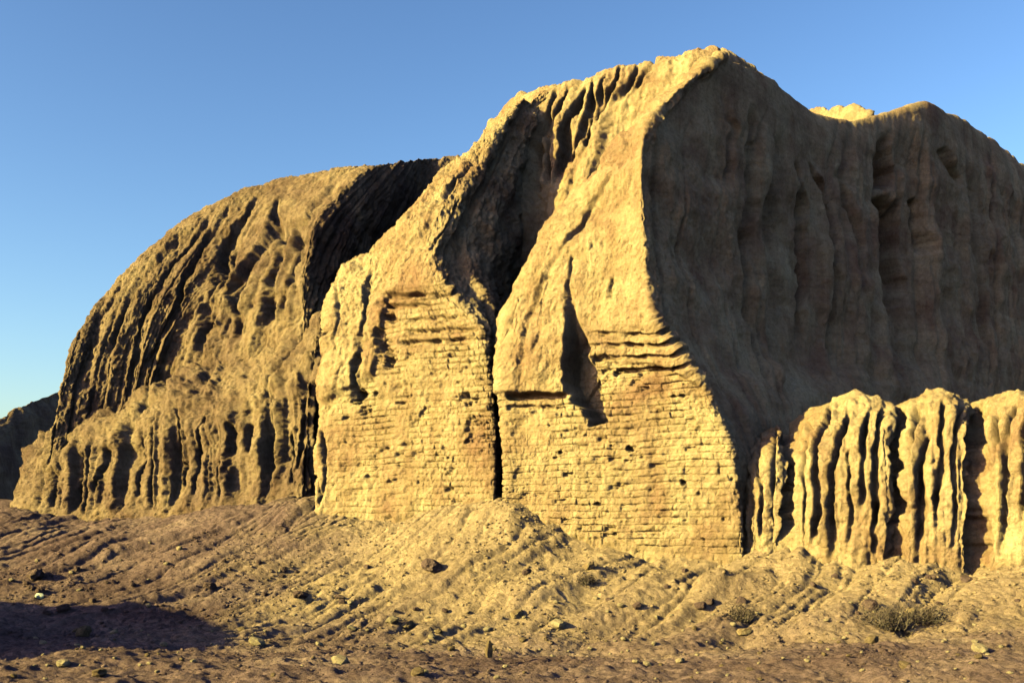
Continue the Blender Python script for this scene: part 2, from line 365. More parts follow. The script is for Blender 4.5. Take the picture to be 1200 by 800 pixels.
# ---- central buttress
def B_face():
    V = lambda u, v, d: list(zip(u, v, d))
    cols = [
      V([430]*8, [600, 545, 490, 440, 400, 365, 340, 325], [44]*8),
      V([378, 375, 382, 390, 392, 398, 404, 412], [600, 545, 490, 440, 400, 365, 342, 324], [37.5]*4+[37.8, 38, 38.3, 38.8]),
      V([368, 366, 373, 381, 383, 389, 395, 404], [602, 545, 490, 440, 400, 365, 340, 319], [35.6, 35.6, 35.7, 35.8, 36, 36.2, 36.5, 37.2]),
      V([395, 395, 398, 402, 405, 409, 413, 420], [603, 545, 490, 440, 398, 360, 332, 308], [35.1, 35.1, 35.2, 35.3, 35.5, 35.7, 36.1, 36.8]),
      V([430, 430, 431, 433, 435, 437, 441, 448], [603, 545, 490, 440, 395, 352, 320, 296], [34.6, 34.6, 34.7, 34.8, 35, 35.3, 35.7, 36.4]),
      V([485, 485, 483, 480, 476, 474, 477, 486], [600, 540, 480, 420, 370, 325, 285, 243], [33.7, 33.7, 33.8, 33.9, 34.2, 34.6, 35.1, 36.0]),
      V([532, 532, 530, 522, 502, 494, 515, 547], [590, 530, 470, 410, 355, 305, 240, 181], [33, 33, 33, 33.2, 33.7, 34.2, 35.1, 36.6]),
      V([576, 576, 572, 562, 526, 510, 553, 606], [580, 520, 455, 388, 343, 293, 210, 123], [32.2, 32.2, 32.3, 32.6, 33.4, 34.1, 35.7, 37.5]),
      V([583, 583, 580, 572, 538, 521, 564, 617], [580, 520, 455, 388, 345, 296, 214, 117], [32.6, 32.6, 32.7, 33.0, 33.8, 34.5, 36.1, 38.0]),
      V([587, 587, 587, 584, 566, 552, 584, 632], [580, 520, 455, 388, 340, 285, 202, 110], [33.5, 33.5, 33.5, 33.7, 34.3, 35.0, 36.55, 38.4]),
      V([598, 598, 598, 598, 600, 604, 616, 654], [580, 520, 455, 388, 330, 270, 192, 106], [38, 38, 38, 38.0, 37.8, 37.6, 37.8, 39.2]),
      V([612]*6+[640, 675], [580, 520, 455, 388, 330, 270, 192, 112], [44]*8),
    ]
    ru = [.2, .08, .035, .035, .035, .035, .035, .03, .04, .08, .15]
    G, s, t, nv = loft(cols, ru, .036, back=(5, 9), soft=4)
    u, v = bearing(G); vis = (t < nv-1).astype(float)
    ec = np.interp(v, [117, 214, 296, 345, 388, 455, 520, 580], [612, 559, 516, 532, 567, 577, 580, 580])
    right = sstep(0, 1.4, (u-ec)/7)
    left = 1-right
    d = rough(G, .11, .9, 6, 13.0)+rough(G, .05, .28, 2, 18.0)*3
    top_v = np.interp(u, [360, 440, 455, 520, 570, 590], [480, 440, 345, 335, 380, 400])
    bm = sstep(-6, 8, v-top_v)*left*vis*sstep(372, 400, u)
    bm = bm*(.6+.4*sstep(-.6, .0, fbm(s*.5, G[..., 2]*.5, 6.2, 3)))
    d = d*(1-.75*bm)+bricks(G, s, seed=2)*bm
    d = d+.12*(1-sstep(-4, 4, v-top_v))*left
    for k, (vv, u0, u1) in enumerate(((345, 452, 515), (357, 450, 500), (374, 480, 550), (388, 478, 560), (401, 470, 570))):
        vk = vv-.05*(u-500)+1.5*noise(u*.08, k*3.1)
        a = sstep(u0-5, u0+5, u)*(1-sstep(u1-8, u1+8, u))*left
        d = d-.30*a*(1-sstep(1.4, 3.6, np.abs(v-vk)))*(.6+.4*noise(u*.1, k*7.7, 2))
    # broken patches left of the courses
    for (pu, pv, ru_, rv, dep) in ((458, 372, 9, 6, .3), (447, 395, 6, 14, .35), (455, 420, 9, 14, .35), (420, 465, 8, 14, .45), (428, 485, 8, 12, .2), (478, 464, 7, 4, .3), (440, 462, 5, 4, .2), (548, 470, 12, 9, .15), (560, 505, 16, 18, .2), (385, 392, 5, 5, .3)):
        d = d+pit(u, v, pu, pv, ru_, rv, dep)*left
    for pts, w, dep in (([(437, 315), (432, 370), (420, 430), (416, 470)], (4, 6), .35), ([(400, 330), (395, 400)], (3, 3), .15), ([(540, 300), (520, 350)], (2, 3), .1),
                        ([(535, 310), (532, 345), (505, 347)], (3, 4), .2), ([(500, 475), (480, 500)], (3, 3), .15), ([(376, 500), (374, 590)], (3, 4), .4), ([(368, 555), (368, 595)], (3, 3), .4),
                        ([(560, 190), (515, 245), (480, 290)], (3, 4), .16), ([(540, 235), (500, 300)], (3, 3), .12)):
        d = d+left*groove(u, v, pts, w, dep, 5)
    for k in range(60):
        pu, pv = rng.uniform(376, 582), rng.uniform(400, 595); r = rng.uniform(1.6, 4.2)
        d = d+pit(u, v, pu, pv, r*rng.uniform(.8, 1.7), r*.8, rng.uniform(.04, .11))*left
    d = d+right*(.18*gullies(s, G[..., 2], .8, 3.3)+.15*fbm(G[..., 0]*.6, G[..., 1]*.6, G[..., 2]*.6, 3))
    cl = sstep(5.2, 6.6, t)*vis
    d = d+cl*(.12*fbm(G[..., 0]*1.6, G[..., 1]*1.6, G[..., 2]*1.6, 4))
    return finish('brick_buttress', G, d*np.clip(nv+.2-t, .25, 1), M_adobe, ruin, 'buttress with a broken brick face, split from its neighbour by a dark cleft', .8*bm)
B_face()

# ---- core with ribs at the head of the cleft
def G_face():
    cols = []
    for u0, d0, vc in ((560, 44, 180), (590, 40.5, 135), (612, 38.2, 116), (640, 37.3, 106), (665, 37.0, 102), (695, 36.6, 99), (725, 36.2, 89), (755, 35.8, 83), (790, 35.2, 75), (825, 34.8, 69), (850, 35.6, 71), (885, 39.5, 92), (930, 44, 130)):
        r = [(u0, 640, d0-.6)]
        for k, v in enumerate((480, 380, 300, 230)): r.append((u0, v, d0-.3+.15*k))
        r.append((u0, vc+(230-vc)*.45, d0+.7)); r.append((u0, vc, d0+1.6)); cols.append(r)
    G, s, t, nv = loft(cols, .05, .05, back=(6, 11), soft=4)
    u, v = bearing(G); vis = (t < nv-1)
    d = rough(G, .12, .9, 6, 23.0)
    fade = 1-.75*sstep(nv-2.2, nv-1.1, t)
    d = d+fade*(.45*gullies(s-.22*(G[..., 2]-10), G[..., 2]*.6, .7, 9.0, .4, .5)+.25*gullies(s-.22*G[..., 2], G[..., 2], 1.2, 4.0))
    for pts, w, dep in (([(652, 106), (632, 160), (619, 232)], (3, 8), .8), ([(668, 104), (648, 150), (633, 218)], (3, 6), .7), ([(686, 103), (665, 150), (649, 205)], (3, 9), 1.0), ([(700, 99), (682, 138), (665, 190)], (3, 6), .7),
                        ([(717, 93), (700, 124), (683, 172)], (3, 8), .9), ([(733, 87), (719, 110), (703, 146)], (3, 6), .7), ([(753, 83), (740, 100), (724, 124)], (3, 6), .7), ([(772, 78), (760, 92), (748, 106)], (3, 5), .5)):
        d = d+groove(u, v, pts, w, dep, 5)
    return finish('eroded_core', G, (d+.35)*np.clip(nv+.2-t, .25, 1), M_adobe, ruin)
G_face()
# ---- plateau seen over the saddle
def H_face():
    cols = []
    for u0, d0, vc in ((925, 60, 150), (950, 57, 128), (985, 54, 128), (1014, 52.5, 127), (1022, 52.5, 136), (1036, 54, 160)):
        cols.append([(u0, 640, d0-.5), (u0, 400, d0), (u0, 200, d0+.3), (u0, vc+14, d0+.8), (u0, vc, d0+1.6)])
    G, s, t, nv = loft(cols, .09, .09, back=(6, 11), soft=3)
    return finish('eroded_crest', G, rough(G, .2, .8, 5, 33.0)*np.clip(nv+.2-t, .25, 1), M_adobe, ruin)
H_face()

# ---- left mass
def C_face():
    V = lambda u, v, d: list(zip(u, v, d))
    cols = [
      V([110]*6, [560, 520, 500, 480, 460, 440], [55]*6),
      V([85, 86, 90, 94, 100, 110], [545, 505, 488, 470, 450, 430], [46, 46, 46.2, 46.5, 47, 47.8]),
      V([55, 58, 62, 66, 72, 80], [540, 500, 480, 460, 435, 408], [42.6, 42.6, 42.7, 42.9, 43.3, 44.2]),
      V([98, 100, 103, 107, 113, 122], [560, 500, 460, 425, 390, 342], [43.1, 43.1, 43.3, 43.6, 44.1, 45.3]),
      V([145, 147, 152, 160, 174, 204], [560, 480, 430, 380, 328, 262], [43.4, 43.4, 43.6, 43.9, 44.5, 46.4]),
      V([170, 170, 178, 194, 222, 268], [560, 460, 410, 360, 308, 228], [43.7, 43.7, 43.8, 44.1, 44.8, 46.9]),
      V([193, 192, 205, 226, 264, 322], [560, 445, 392, 342, 288, 209], [43.9, 43.9, 44.0, 44.2, 44.9, 47.2]),
      V([245, 245, 250, 264, 300, 366], [560, 425, 385, 338, 278, 201], [43.2, 43.2, 43.3, 43.5, 44.1, 46.5]),
      V([300, 300, 304, 314, 337, 402], [560, 410, 370, 323, 263, 195], [42.3, 42.3, 42.4, 42.5, 43.0, 45.8]),
      V([352, 352, 352, 354, 372, 434], [560, 390, 360, 318, 250, 192], [41.2, 41.2, 41.3, 41.4, 41.9, 45.0]),
      V([375, 375, 378, 388, 408, 456], [560, 400, 360, 315, 250, 190], [41.9, 41.9, 42.0, 42.2, 42.8, 45.8]),
      V([408, 408, 413, 424, 444, 480], [560, 400, 355, 305, 250, 187], [43.9, 43.9, 43.9, 44.0, 44.4, 46.9]),
      V([470, 470, 472, 475, 485, 508], [560, 400, 350, 300, 250, 185], [47.2, 47.2, 47.2, 47.3, 47.6, 48.6]),
      V([535, 535, 535, 535, 540, 545], [560, 400, 350, 300, 250, 182], [47.6, 47.6, 47.6, 47.8, 48.0, 49.0]),
      V([610]*6, [560, 400, 350, 300, 250, 190], [46.6, 46.6, 46.6, 46.8, 47, 48]),
    ]
    G, s, t, nv = loft(cols, .055, .055, back=(6, 11), soft=4)
    u, v = bearing(G); z = G[..., 2]
    d = rough(G, .10, .7, 6, 43.0)+.03*fbm(G[..., 0]*2.2, G[..., 1]*2.2, z*1.5, 4, .65)
    sk = s-.12*(z-6)
    ridge = sstep(190, 225, u-.5*(330-v))
    am = np.clip(.6+.9*fbm(s*.4, z*.5, 44.0, 3), .1, 1.5)
    d = d+.19*am*gullies(sk, z*.4, .8, 12.0, .3, .6)+.15*(1.6-am)*gullies(sk, z*.5, 1.7, 15.0, .25)+.10*gullies(sk*1.1, z*.6, 3.1, 16.0, .25)*(1-.3*ridge)
    lo = ridge*sstep(215, 300, v)
    d = d+.25*gullies(s, z*.5, .8, 19.0, .25, .5)*lo
    for pts, w, dep in (([(318, 212), (262, 285), (232, 350), (226, 425)], (5, 11), .75), ([(345, 208), (296, 282), (272, 335), (268, 415)], (5, 11), .8), ([(402, 200), (338, 262), (310, 320), (304, 405)], (6, 11), .8),
                        ([(280, 270), (255, 320), (250, 400)], (4, 6), .35), ([(370, 225), (345, 260), (330, 330), (328, 395)], (4, 6), .35),
                        ([(255, 232), (190, 320), (160, 400), (150, 470)], (4, 7), .35), ([(215, 262), (150, 340), (118, 430)], (4, 7), .35), ([(290, 222), (225, 300), (190, 380), (180, 440)], (4, 8), .5), ([(165, 300), (112, 375), (88, 460)], (4, 6), .3)):
        d = d+groove(u, v, pts, w, dep, 7)
    d = d*(1-.65*sstep(3.9, 4.9, t))
    return finish('eroded_slope', G, d*np.clip(nv+.2-t, .25, 1), M_brown, ruin)
C_face()

# ---- low tier in front of it on the left
def D_face():
    V = lambda u, v, d: list(zip(u, v, d))
    cols = [
      V([40]*6, [610, 590, 575, 560, 540, 520], [50]*6),
      V([16, 16, 20, 26, 36, 52], [612, 588, 572, 555, 532, 508], [45, 45, 45.1, 45.3, 46, 47]),
      V([8, 9, 14, 22, 32, 48], [614, 588, 568, 550, 528, 505], [43, 43, 43.1, 43.4, 44, 45.2]),
      V([60, 60, 62, 65, 74, 88], [620, 600, 568, 532, 505, 478], [41.8, 41.8, 42, 42.4, 43.2, 44.8]),
      V([120, 120, 122, 126, 136, 150], [620, 600, 562, 515, 484, 458], [41, 41, 41.2, 41.6, 42.5, 44.3]),
      V([180, 180, 182, 184, 192, 200], [620, 597, 552, 498, 462, 434], [40.3, 40.3, 40.5, 40.9, 41.9, 44]),
      V([240, 240, 241, 243, 248, 255], [620, 593, 542, 482, 447, 417], [39.5, 39.5, 39.7, 40.2, 41.3, 43.4]),
      V([300, 300, 301, 303, 306, 310], [620, 588, 535, 468, 432, 400], [38.8, 38.8, 39, 39.6, 40.7, 42.6]),
      V([345, 345, 346, 348, 350, 352], [620, 582, 525, 458, 415, 382], [38.3, 38.3, 38.5, 39, 40.1, 41.9]),
      V([360, 360, 362, 365, 368, 372], [620, 580, 520, 450, 400, 370], [38.3, 38.3, 38.5, 39, 40, 41.5]),
      V([385, 385, 388, 392, 395, 398], [620, 580, 520, 450, 400, 368], [39.1, 39.1, 39.3, 39.7, 40.6, 42]),
      V([430]*6, [620, 580, 520, 450, 410, 380], [41.5]*4+[42, 43]),
    ]
    G, s, t, nv = loft(cols, .05, .045, back=(4, 7), soft=4)
    u, v = bearing(G); z = G[..., 2]
    d = rough(G, .15, .9, 6, 53.0)
    up = sstep(2.0, 4.2, t); rib = (1-up)*sstep(.7, 1.7, t)
    d = d+rib*np.clip(.75+.9*fbm(s*.35, z*.3, 5.5, 2), .15, 1.4)*(.62*gullies(s, z*.35, 1.25, 22.0, .35, .4)+.30*gullies(s, z*.5, 2.3, 25.0, .25, .6))+up*(.34*gullies(s-.5*z, z, .8, 28.0, .6)+.16*fbm(G[..., 0]*1.5, G[..., 1]*1.5, z*1.5, 4))
    for pts, w, dep in (([(290, 490), (286, 530)], (6, 8), .7), ([(120, 520), (108, 575)], (4, 6), .6), ([(205, 470), (203, 580)], (3, 5), .6), ([(268, 490), (268, 560)], (3, 5), .5), ([(310, 490), (313, 560)], (3, 4), .6), ([(328, 500), (335, 570)], (3, 5), .5), ([(158, 500), (155, 580)], (3, 4), .5), ([(232, 480), (226, 580)], (3, 5), .5), ([(350, 430), (352, 500), (345, 560)], (5, 9), .7), ([(90, 520), (84, 590)], (3, 4), .5), ([(62, 550), (60, 590)], (4, 4), .5)):
        d = d+groove(u, v, pts, w, dep, 6)
    o = finish('mudbrick_terrace', G, d*np.clip(nv+.2-t, .25, 1), M_brown, None)
    return tag(o, 'low rain-furrowed terrace wall below the brown slope, left of the brick buttresses', 'terrace wall')
D_face()

# ---- low wall on the right: one long fluted stump with a scalloped top
def F_face():
    uv = [(858, 560, .35), (868, 545, .05), (880, 522, 0), (896, 508, 0), (912, 498, 0), (925, 512, .28), (936, 500, .02), (956, 478, 0), (985, 465, 0), (1018, 464, 0), (1040, 474, .05), (1051, 492, .45),
          (1062, 474, .05), (1086, 460, 0), (1114, 458, 0), (1136, 468, .05), (1147, 488, .5), (1159, 470, .05), (1185, 457, 0), (1215, 452, 0), (1260, 450, 0), (1320, 456, .1), (1345, 490, .9)]
    cols = []
    for u, vt, e in uv:
        d0 = float(np.interp(u, [858, 885, 930, 1000, 1060, 1145, 1250, 1345], [28.75, 28.3, 27.9, 27.0, 26.4, 25.7, 24.3, 24.6]))
        v = float(np.interp(u, [858, 900, 930, 1000, 1060, 1145, 1250, 1345], [650, 641, 638, 650, 657, 662, 669, 676])); h = v-vt
        cols.append([(u, v+16, d0+e), (u, v, d0+e), (u, v-h*.35, d0+e+.08), (u, v-h*.62, d0+e+.25), (u, v-h*.86, d0+e+.8), (u, vt, d0+e*.6+2.0)])
    G, s, t, nv = loft(cols, .035, .035, back=(2.4, 3.6), drop=(.2,), soft=5)
    u, v = bearing(G); z = G[..., 2]
    hi = sstep(3.0, 4.8, t)
    d = rough(G, .10, 1.0, 6, 62.0)+.17*np.clip(.8+.8*fbm(s*.6, z*.5, 61.0, 2), .3, 1.3)*gullies(s, z*.45, 1.5, 64.0, .3, .45)*(1-.5*hi)+.07*gullies(s, z*.6, 3.0, 67.0, .25)*(1-.6*hi)+.04*fbm(G[..., 0]*4, G[..., 1]*4, z*4, 3)
    d = d+hi*.10*fbm(G[..., 0]*2, G[..., 1]*2, z*2, 4)
    for pts, w, dep in (([(872, 530), (876, 640)], (3, 4), .4), ([(889, 505), (891, 630)], (3, 4), .45), ([(905, 492), (907, 632)], (3, 5), .6), ([(922, 490), (923, 636)], (4, 5), .75), ([(944, 490), (940, 530), (938, 640)], (3, 4), .4),
                        ([(972, 470), (957, 515), (954, 644)], (4, 6), .65), ([(992, 474), (977, 530), (974, 648)], (4, 6), .7), ([(996, 520), (994, 640)], (3, 4), .4), ([(1018, 476), (1010, 510), (1009, 600)], (4, 5), .55), ([(1036, 474), (1028, 520), (1026, 655)], (4, 7), .75),
                        ([(1056, 480), (1050, 520), (1048, 655)], (5, 6), .6), ([(1076, 472), (1064, 510), (1062, 600)], (4, 5), .5), ([(1090, 500), (1080, 540), (1079, 655)], (4, 6), .6), ([(1106, 468), (1100, 510), (1099, 620)], (4, 5), .5), ([(1128, 466), (1119, 510), (1117, 640)], (4, 5), .5),
                        ([(1146, 480), (1143, 540), (1142, 665)], (6, 8), .8), ([(1168, 480), (1160, 520), (1159, 660)], (4, 6), .6), ([(1188, 470), (1178, 510), (1175, 650)], (4, 6), .6), ([(1206, 480), (1198, 520), (1197, 620)], (4, 6), .6), ([(1230, 480), (1222, 640)], (4, 6), .6), ([(1262, 480), (1256, 640)], (5, 6), .6), ([(1295, 480), (1290, 640)], (5, 6), .6)):
        d = d+groove(u, v, pts, w, dep, 4)
    o = finish('mudbrick_wall', G, d*np.clip(nv+.3-t, .3, 1), M_adobe, None, None, .3)
    return tag(o, 'low deeply furrowed mudbrick wall with rounded tops, in front of the shaded flank', 'wall')
F_face()

# ------------------------------------------------------------------ ground: one sheet, thin-plate surface through survey points + rills
gp = [(-60, 590, 46), (10, 590, 43), (100, 602, 41.5), (200, 596, 40), (280, 591, 39), (345, 583, 37.2), (385, 602, 35.2), (440, 602, 34.5), (520, 590, 33.2), (588, 577, 31.6),
      (640, 604, 30.8), (700, 627, 30), (780, 645, 29.2), (865, 650, 28.3), (925, 636, 28), (1000, 650, 27), (1060, 656, 26.4), (1140, 660, 25.7), (1250, 668, 24.3), (1350, 674, 24),
      (0, 645, 35.5), (150, 650, 34), (300, 650, 32), (440, 655, 30.5), (570, 640, 29), (610, 690, 26.5), (660, 655, 28.5), (740, 675, 27.3), (850, 680, 26.4), (960, 688, 25.2), (1080, 695, 24), (1200, 700, 22.8),
      (0, 705, 29), (150, 712, 28), (300, 722, 26.8), (450, 730, 25.5), (600, 735, 25), (750, 737, 24.3), (900, 740, 23), (1050, 742, 21.5), (1200, 742, 20.5),
      (0, 770, 19), (300, 770, 18.5), (600, 770, 18), (900, 770, 17.3), (1200, 770, 16.5), (300, 800, 14.6), (600, 800, 14.5), (900, 800, 14.2)]
pts = [tuple(P(*g)) for g in gp]
pts += [(-22, 12, -.6), (-22, 26, -.6), (0, 9, -.3), (-8, 9, -.4), (8, 9, -.3), (14, 12, -.3), (20, 18, -.2), (0, 2, 0), (-20, 0, 0), (20, 0, 0),
        (-25, 50, 1.5), (-10, 50, 1.5), (10, 50, 1), (30, 50, .5), (40, 30, .2), (-40, 30, .2), (-40, 60, .5), (40, 60, .5), (-40, -5, 0), (40, -5, 0)]
pts = np.array(pts)
def tps_fit(p):
    n = len(p); r = np.linalg.norm(p[:, None, :2]-p[None, :, :2], axis=-1)
    K = np.where(r > 0, r*r*np.log(r+1e-12), 0)+np.eye(n)*.6
    Q = np.c_[np.ones(n), p[:, :2]]
    A = np.block([[K, Q], [Q.T, np.zeros((3, 3))]])
    return np.linalg.solve(A, np.r_[p[:, 2], 0, 0, 0])
W = tps_fit(pts)
def tps(x, y):
    out = W[-3]+W[-2]*x+W[-1]*y
    for k in range(len(pts)):
        r2 = (x-pts[k, 0])**2+(y-pts[k, 1])**2
        out = out+W[k]*.5*r2*np.log(r2+1e-12)
    return out
TX, TY = np.meshgrid(np.arange(-46, 46.6, .5), np.arange(-13, 67.6, .5)); TZ = tps(TX, TY)
def tps_fast(x, y):
    a, b = (x+46)/.5, (y+13)/.5; i, j = np.floor(a).astype(int), np.floor(b).astype(int); a, b = a-i, b-j
    return (TZ[j, i]*(1-a)+TZ[j, i+1]*a)*(1-b)+(TZ[j+1, i]*(1-a)+TZ[j+1, i+1]*a)*b
def bump(x, y, u, v, d, rx, ry, h, ang=0):
    c = P(u, v, d); ca, sa = math.cos(ang), math.sin(ang)
    dx, dy = x-c[0], y-c[1]
    a, b = dx*ca+dy*sa, -dx*sa+dy*ca
    return h*np.exp(-(a/rx)**2-(b/ry)**2)
def ground_z(x, y):
    x, y = np.asarray(x, float), np.asarray(y, float)
    far = sstep(24, 42, np.abs(x))+sstep(50, 64, y)+sstep(4, -10, y)
    far = np.clip(far, 0, 1)
    z = tps_fast(np.clip(x, -45, 45), np.clip(y, -12, 66))*(1-far)+far*(-.3+.25*fbm(x*.02, y*.02, 1, 3))
    near = 1-far
    # knolls and hollows of the bank
    for a in ((345, 590, 36.0, 1.1, 1.0, .45), (592, 585, 30.9, .8, .9, .35), (690, 668, 26.6, .6, .5, -.28), (842, 660, 26.6, 1.0, .5, .3), (830, 700, 23.6, 1.2, .9, .3), (955, 705, 23.2, 1.3, .9, .32), (1010, 735, 21, .8, .5, -.18),
              (1060, 712, 22.6, 1.0, .8, -.25), (870, 720, 22.4, .5, .7, -.25), (760, 715, 22.6, 1.1, .9, .25), (650, 712, 23, 1.4, .7, .25), (1160, 745, 19, 1.5, .35, .16), (622, 803, 14.35, .75, .16, -.3), (622, 790, 15.0, .9, .25, .05), (100, 640, 35, 1.6, 1.2, .3), (230, 650, 33, 1.5, 1.2, .3)):
        z = z+bump(x, y, *a)
    # rills down the bank, towards lower left
    p_, q_ = x*.80-y*.60, x*.60+y*.80          # across / along the fall line
    bank = sstep(21.5, 25.5, y+.12*x)*(1-sstep(40, 46, y))*near
    w = p_+.5*fbm(x*.3, y*.3, 3, 3)
    z = z+bank*(.19*gul1(w*.5, q_*.09, 1)+.19*gul1(w*1.2+.2*fbm(q_*.6, w, 2, 2), q_*.12, 2)+.13*gul1(w*2.9, q_*.22, 4))
    z = z+near*(.10*fbm(x*.45, y*.45, 2, 3)+(.05-.02*bank)*fbm(x*1.7, y*1.7, 7, 3)+(.032-.012*bank)*fbm(x*5.5, y*5.5, 9, 3, .7)+.05*np.power(np.clip(fbm(x*2.6, y*2.6, 12, 3, .6), 0, 1), 1.5))
    # unseen mound added outside the left edge, shaped to throw the lower-left ground shadow
    a_, b_ = (x+20.3)*.95+(y-18.3)*.3, -(x+20.3)*.3+(y-19.2)*.95
    z = z+5.7*np.exp(-(a_/3.7)**2-np.abs(b_/8.4)**3)
    return z
def gul1(a, b, seed):
    n = noise(a+seed*7.7, b+seed*2.2, seed*1.7)
    return -np.power(1-np.clip(np.abs(n)*1.6, 0, 1), 1.6)
def axis(lo, hi, step, out, n):
    k = np.geomspace(step*1.5, out, n)
    return np.concatenate([lo-k[::-1], np.arange(lo, hi+1e-6, step), hi+k])
def nonuni(a0, a1, s0, s1):
    r = [a0]
    while r[-1] < a1: r.append(r[-1]+s0+(s1-s0)*(r[-1]-a0)/(a1-a0))
    return np.array(r)
ys = nonuni(8, 44, .035, .075)
ys = np.concatenate([8-np.geomspace(.06, 300, 50)[::-1], ys, ys[-1]+np.geomspace(.12, 4000, 70)])
xs = axis(-20, 15, .05, 3000, 70)
X, Y = np.meshgrid(xs, ys)
ground = grid_mesh('ground', np.stack([X, Y, ground_z(X, Y)], -1), M_earth)
tag(ground, 'dusty brown earth rising in a rilled bank to the foot of the ruin', 'ground', kind='structure')

# ---- distant dark hill at the left edge
def hill():
    cols = []
    for u0, vc, d0 in ((-330, 600, 66), (-200, 575, 62), (-90, 530, 64), (0, 490, 70), (40, 469, 76), (90, 452, 85), (160, 440, 98), (230, 470, 112)):
        cols.append([(u0, 640, d0-2), (u0, 600, d0), (u0, vc+(600-vc)*.5, d0+1), (u0, vc+(600-vc)*.15, d0+3), (u0, vc, d0+5)])
    G, s, t, nv = loft(cols, .25, .2, back=(8, 16), soft=3)
    d = rough(G, .22, .4, 5, 71.0)+.18*gullies(s, G[..., 2]*.4, .3, 31.0, .6)
    o = finish('hill', G, d*np.clip(nv+.2-t, .25, 1), M_brown, None)
    return tag(o, 'dark far hill at the left edge behind the terrace', 'hill', kind='structure')
hill()

# ------------------------------------------------------------------ loose stones and dry scrub
def stone_mesh(name, m, seed, squash=(1, .8, .6), sub=3, peak=0.0):
    bm = bmesh.new(); bmesh.ops.create_icosphere(bm, subdivisions=sub, radius=1)
    c = np.array([q.co[:] for q in bm.verts])
    f = 1+.28*fbm(c[:, 0]*1.1+seed*5, c[:, 1]*1.1, c[:, 2]*1.1, 2)+.10*fbm(c[:, 0]*3+seed, c[:, 1]*3, c[:, 2]*3, 2)
    c = c*f[:, None]
    c = np.sign(c)*np.minimum(np.abs(c), .86+.06*np.sin(seed*3+np.arange(3)))      # broken flat sides
    if peak: c[:, :2] *= (1-peak*np.maximum(0, c[:, 2]))[:, None]
    for q, k in zip(bm.verts, c*np.array(squash)): q.co = k
    me = bpy.data.meshes.new(name); bm.to_mesh(me); bm.free(); me.materials.append(m)
    return me
def place(name, me, u, v, d, size, rot, sink=.3, label=None, cat='stone', group=None):
    x = (u-600)*d/FP; z = float(ground_z(np.array([x]), np.array([d]))[0])
    o = bpy.data.objects.new(name, me); C.objects.link(o)
    o.location = (x, d, z+size*(.6-sink)); o.scale = (size,)*3; o.rotation_euler = rot
    return tag(o, label, cat, group)
def ground_d(u, v):
    """distance at which the sight line of bearing (u, v) meets the ground"""
    dd = np.arange(10, 48, .1); x = (u-600)*dd/FP
    k = np.nonzero(ground_z(x, dd) > EYE+(HOR-v)*dd/FP)[0]
    return float(dd[k[0]]) if len(k) else None
kinds = [stone_mesh('stone', M_stone, k, (1, random.uniform(.7, .95), random.uniform(.5, .8)), 2) for k in range(6)]
clods = [stone_mesh('clod', M_earth, k+20, (1, random.uniform(.7, .95), random.uniform(.5, .8)), 3) for k in range(5)]
hard = [stone_mesh('stone', M_dstone, k+40, (1, random.uniform(.7, .95), random.uniform(.5, .8)), 2) for k in range(3)]
r_ = random.Random(11)
n_s = 0
for k in range(230):
    u = r_.uniform(5, 1195); zone = r_.random()
    if zone < .55: v, lab, grp, set_ = r_.uniform(738, 798), 'small loose stone scattered on the flat bare foreground', 'stones scattered on the foreground', kinds+hard
    elif zone < .8: v, lab, grp, set_ = r_.uniform(612, 715) if u < 330 else r_.uniform(700, 738), 'small stone lying along the foot of the earth bank', 'stones along the foot of the bank', kinds
    else: v, lab, grp, set_ = r_.uniform(655, 725), 'rounded earth clod lying on the rilled bank', 'earth clods on the bank', clods
    if u < 330 and zone < .8 and zone >= .55: lab, grp = 'small stone lying on the stony left end of the bank', 'stones on the left end of the bank'
    d = ground_d(u, v)
    if d is None or d > 36: continue
    size = min(.22, .022*math.exp(abs(r_.gauss(0, .75)))*(d/16)+.01)
    if grp.startswith('earth'): size *= 1.5
    place('clod' if set_ is clods else 'stone', r_.choice(set_), u, v, d, size, (r_.uniform(-.4, .4), r_.uniform(-.4, .4), r_.uniform(0, 6.28)), .35, lab, 'clod' if set_ is clods else 'stone', grp)
d = ground_d(573, 770)
place('upright_stone', stone_mesh('upright_stone', M_dstone, 3, (.55, .5, 1.5), 3, .55), 573, 770, d, .135, (0, .06, .5), -.35, 'dark pointed stone standing upright in the middle foreground', 'stone')
d = ground_d(46, 704)
place('white_stone', stone_mesh('white_stone', M_white, 5, (1, .8, .8), 3), 46, 702, d, .13, (.2, .1, .4), .3, 'white stone at the edge of the dark shadow on the left', 'stone')
for (u, v, sz, lab) in ((478, 736, .20, 'pale block of fallen mudbrick at the bank foot, left of the upright stone'), (606, 724, .18, 'pale block of fallen mudbrick on the bank just above the upright stone'), (1066, 722, .2, 'pale block of fallen mudbrick beside the dry scrub'), (872, 745, .17, 'pale block of fallen mudbrick below the smaller dry bush'), (690, 668, .22, 'pale block of fallen mudbrick in the hollow under the niche')):
    d = ground_d(u, v); place('fallen_brick', stone_mesh('fallen_brick', M_adobe, int(u), (1.1, .75, .55), 3), u, v, d, sz, (r_.uniform(-.3, .3), r_.uniform(-.3, .3), r_.uniform(0, 3)), .3, lab, 'block', 'fallen blocks of mudbrick')
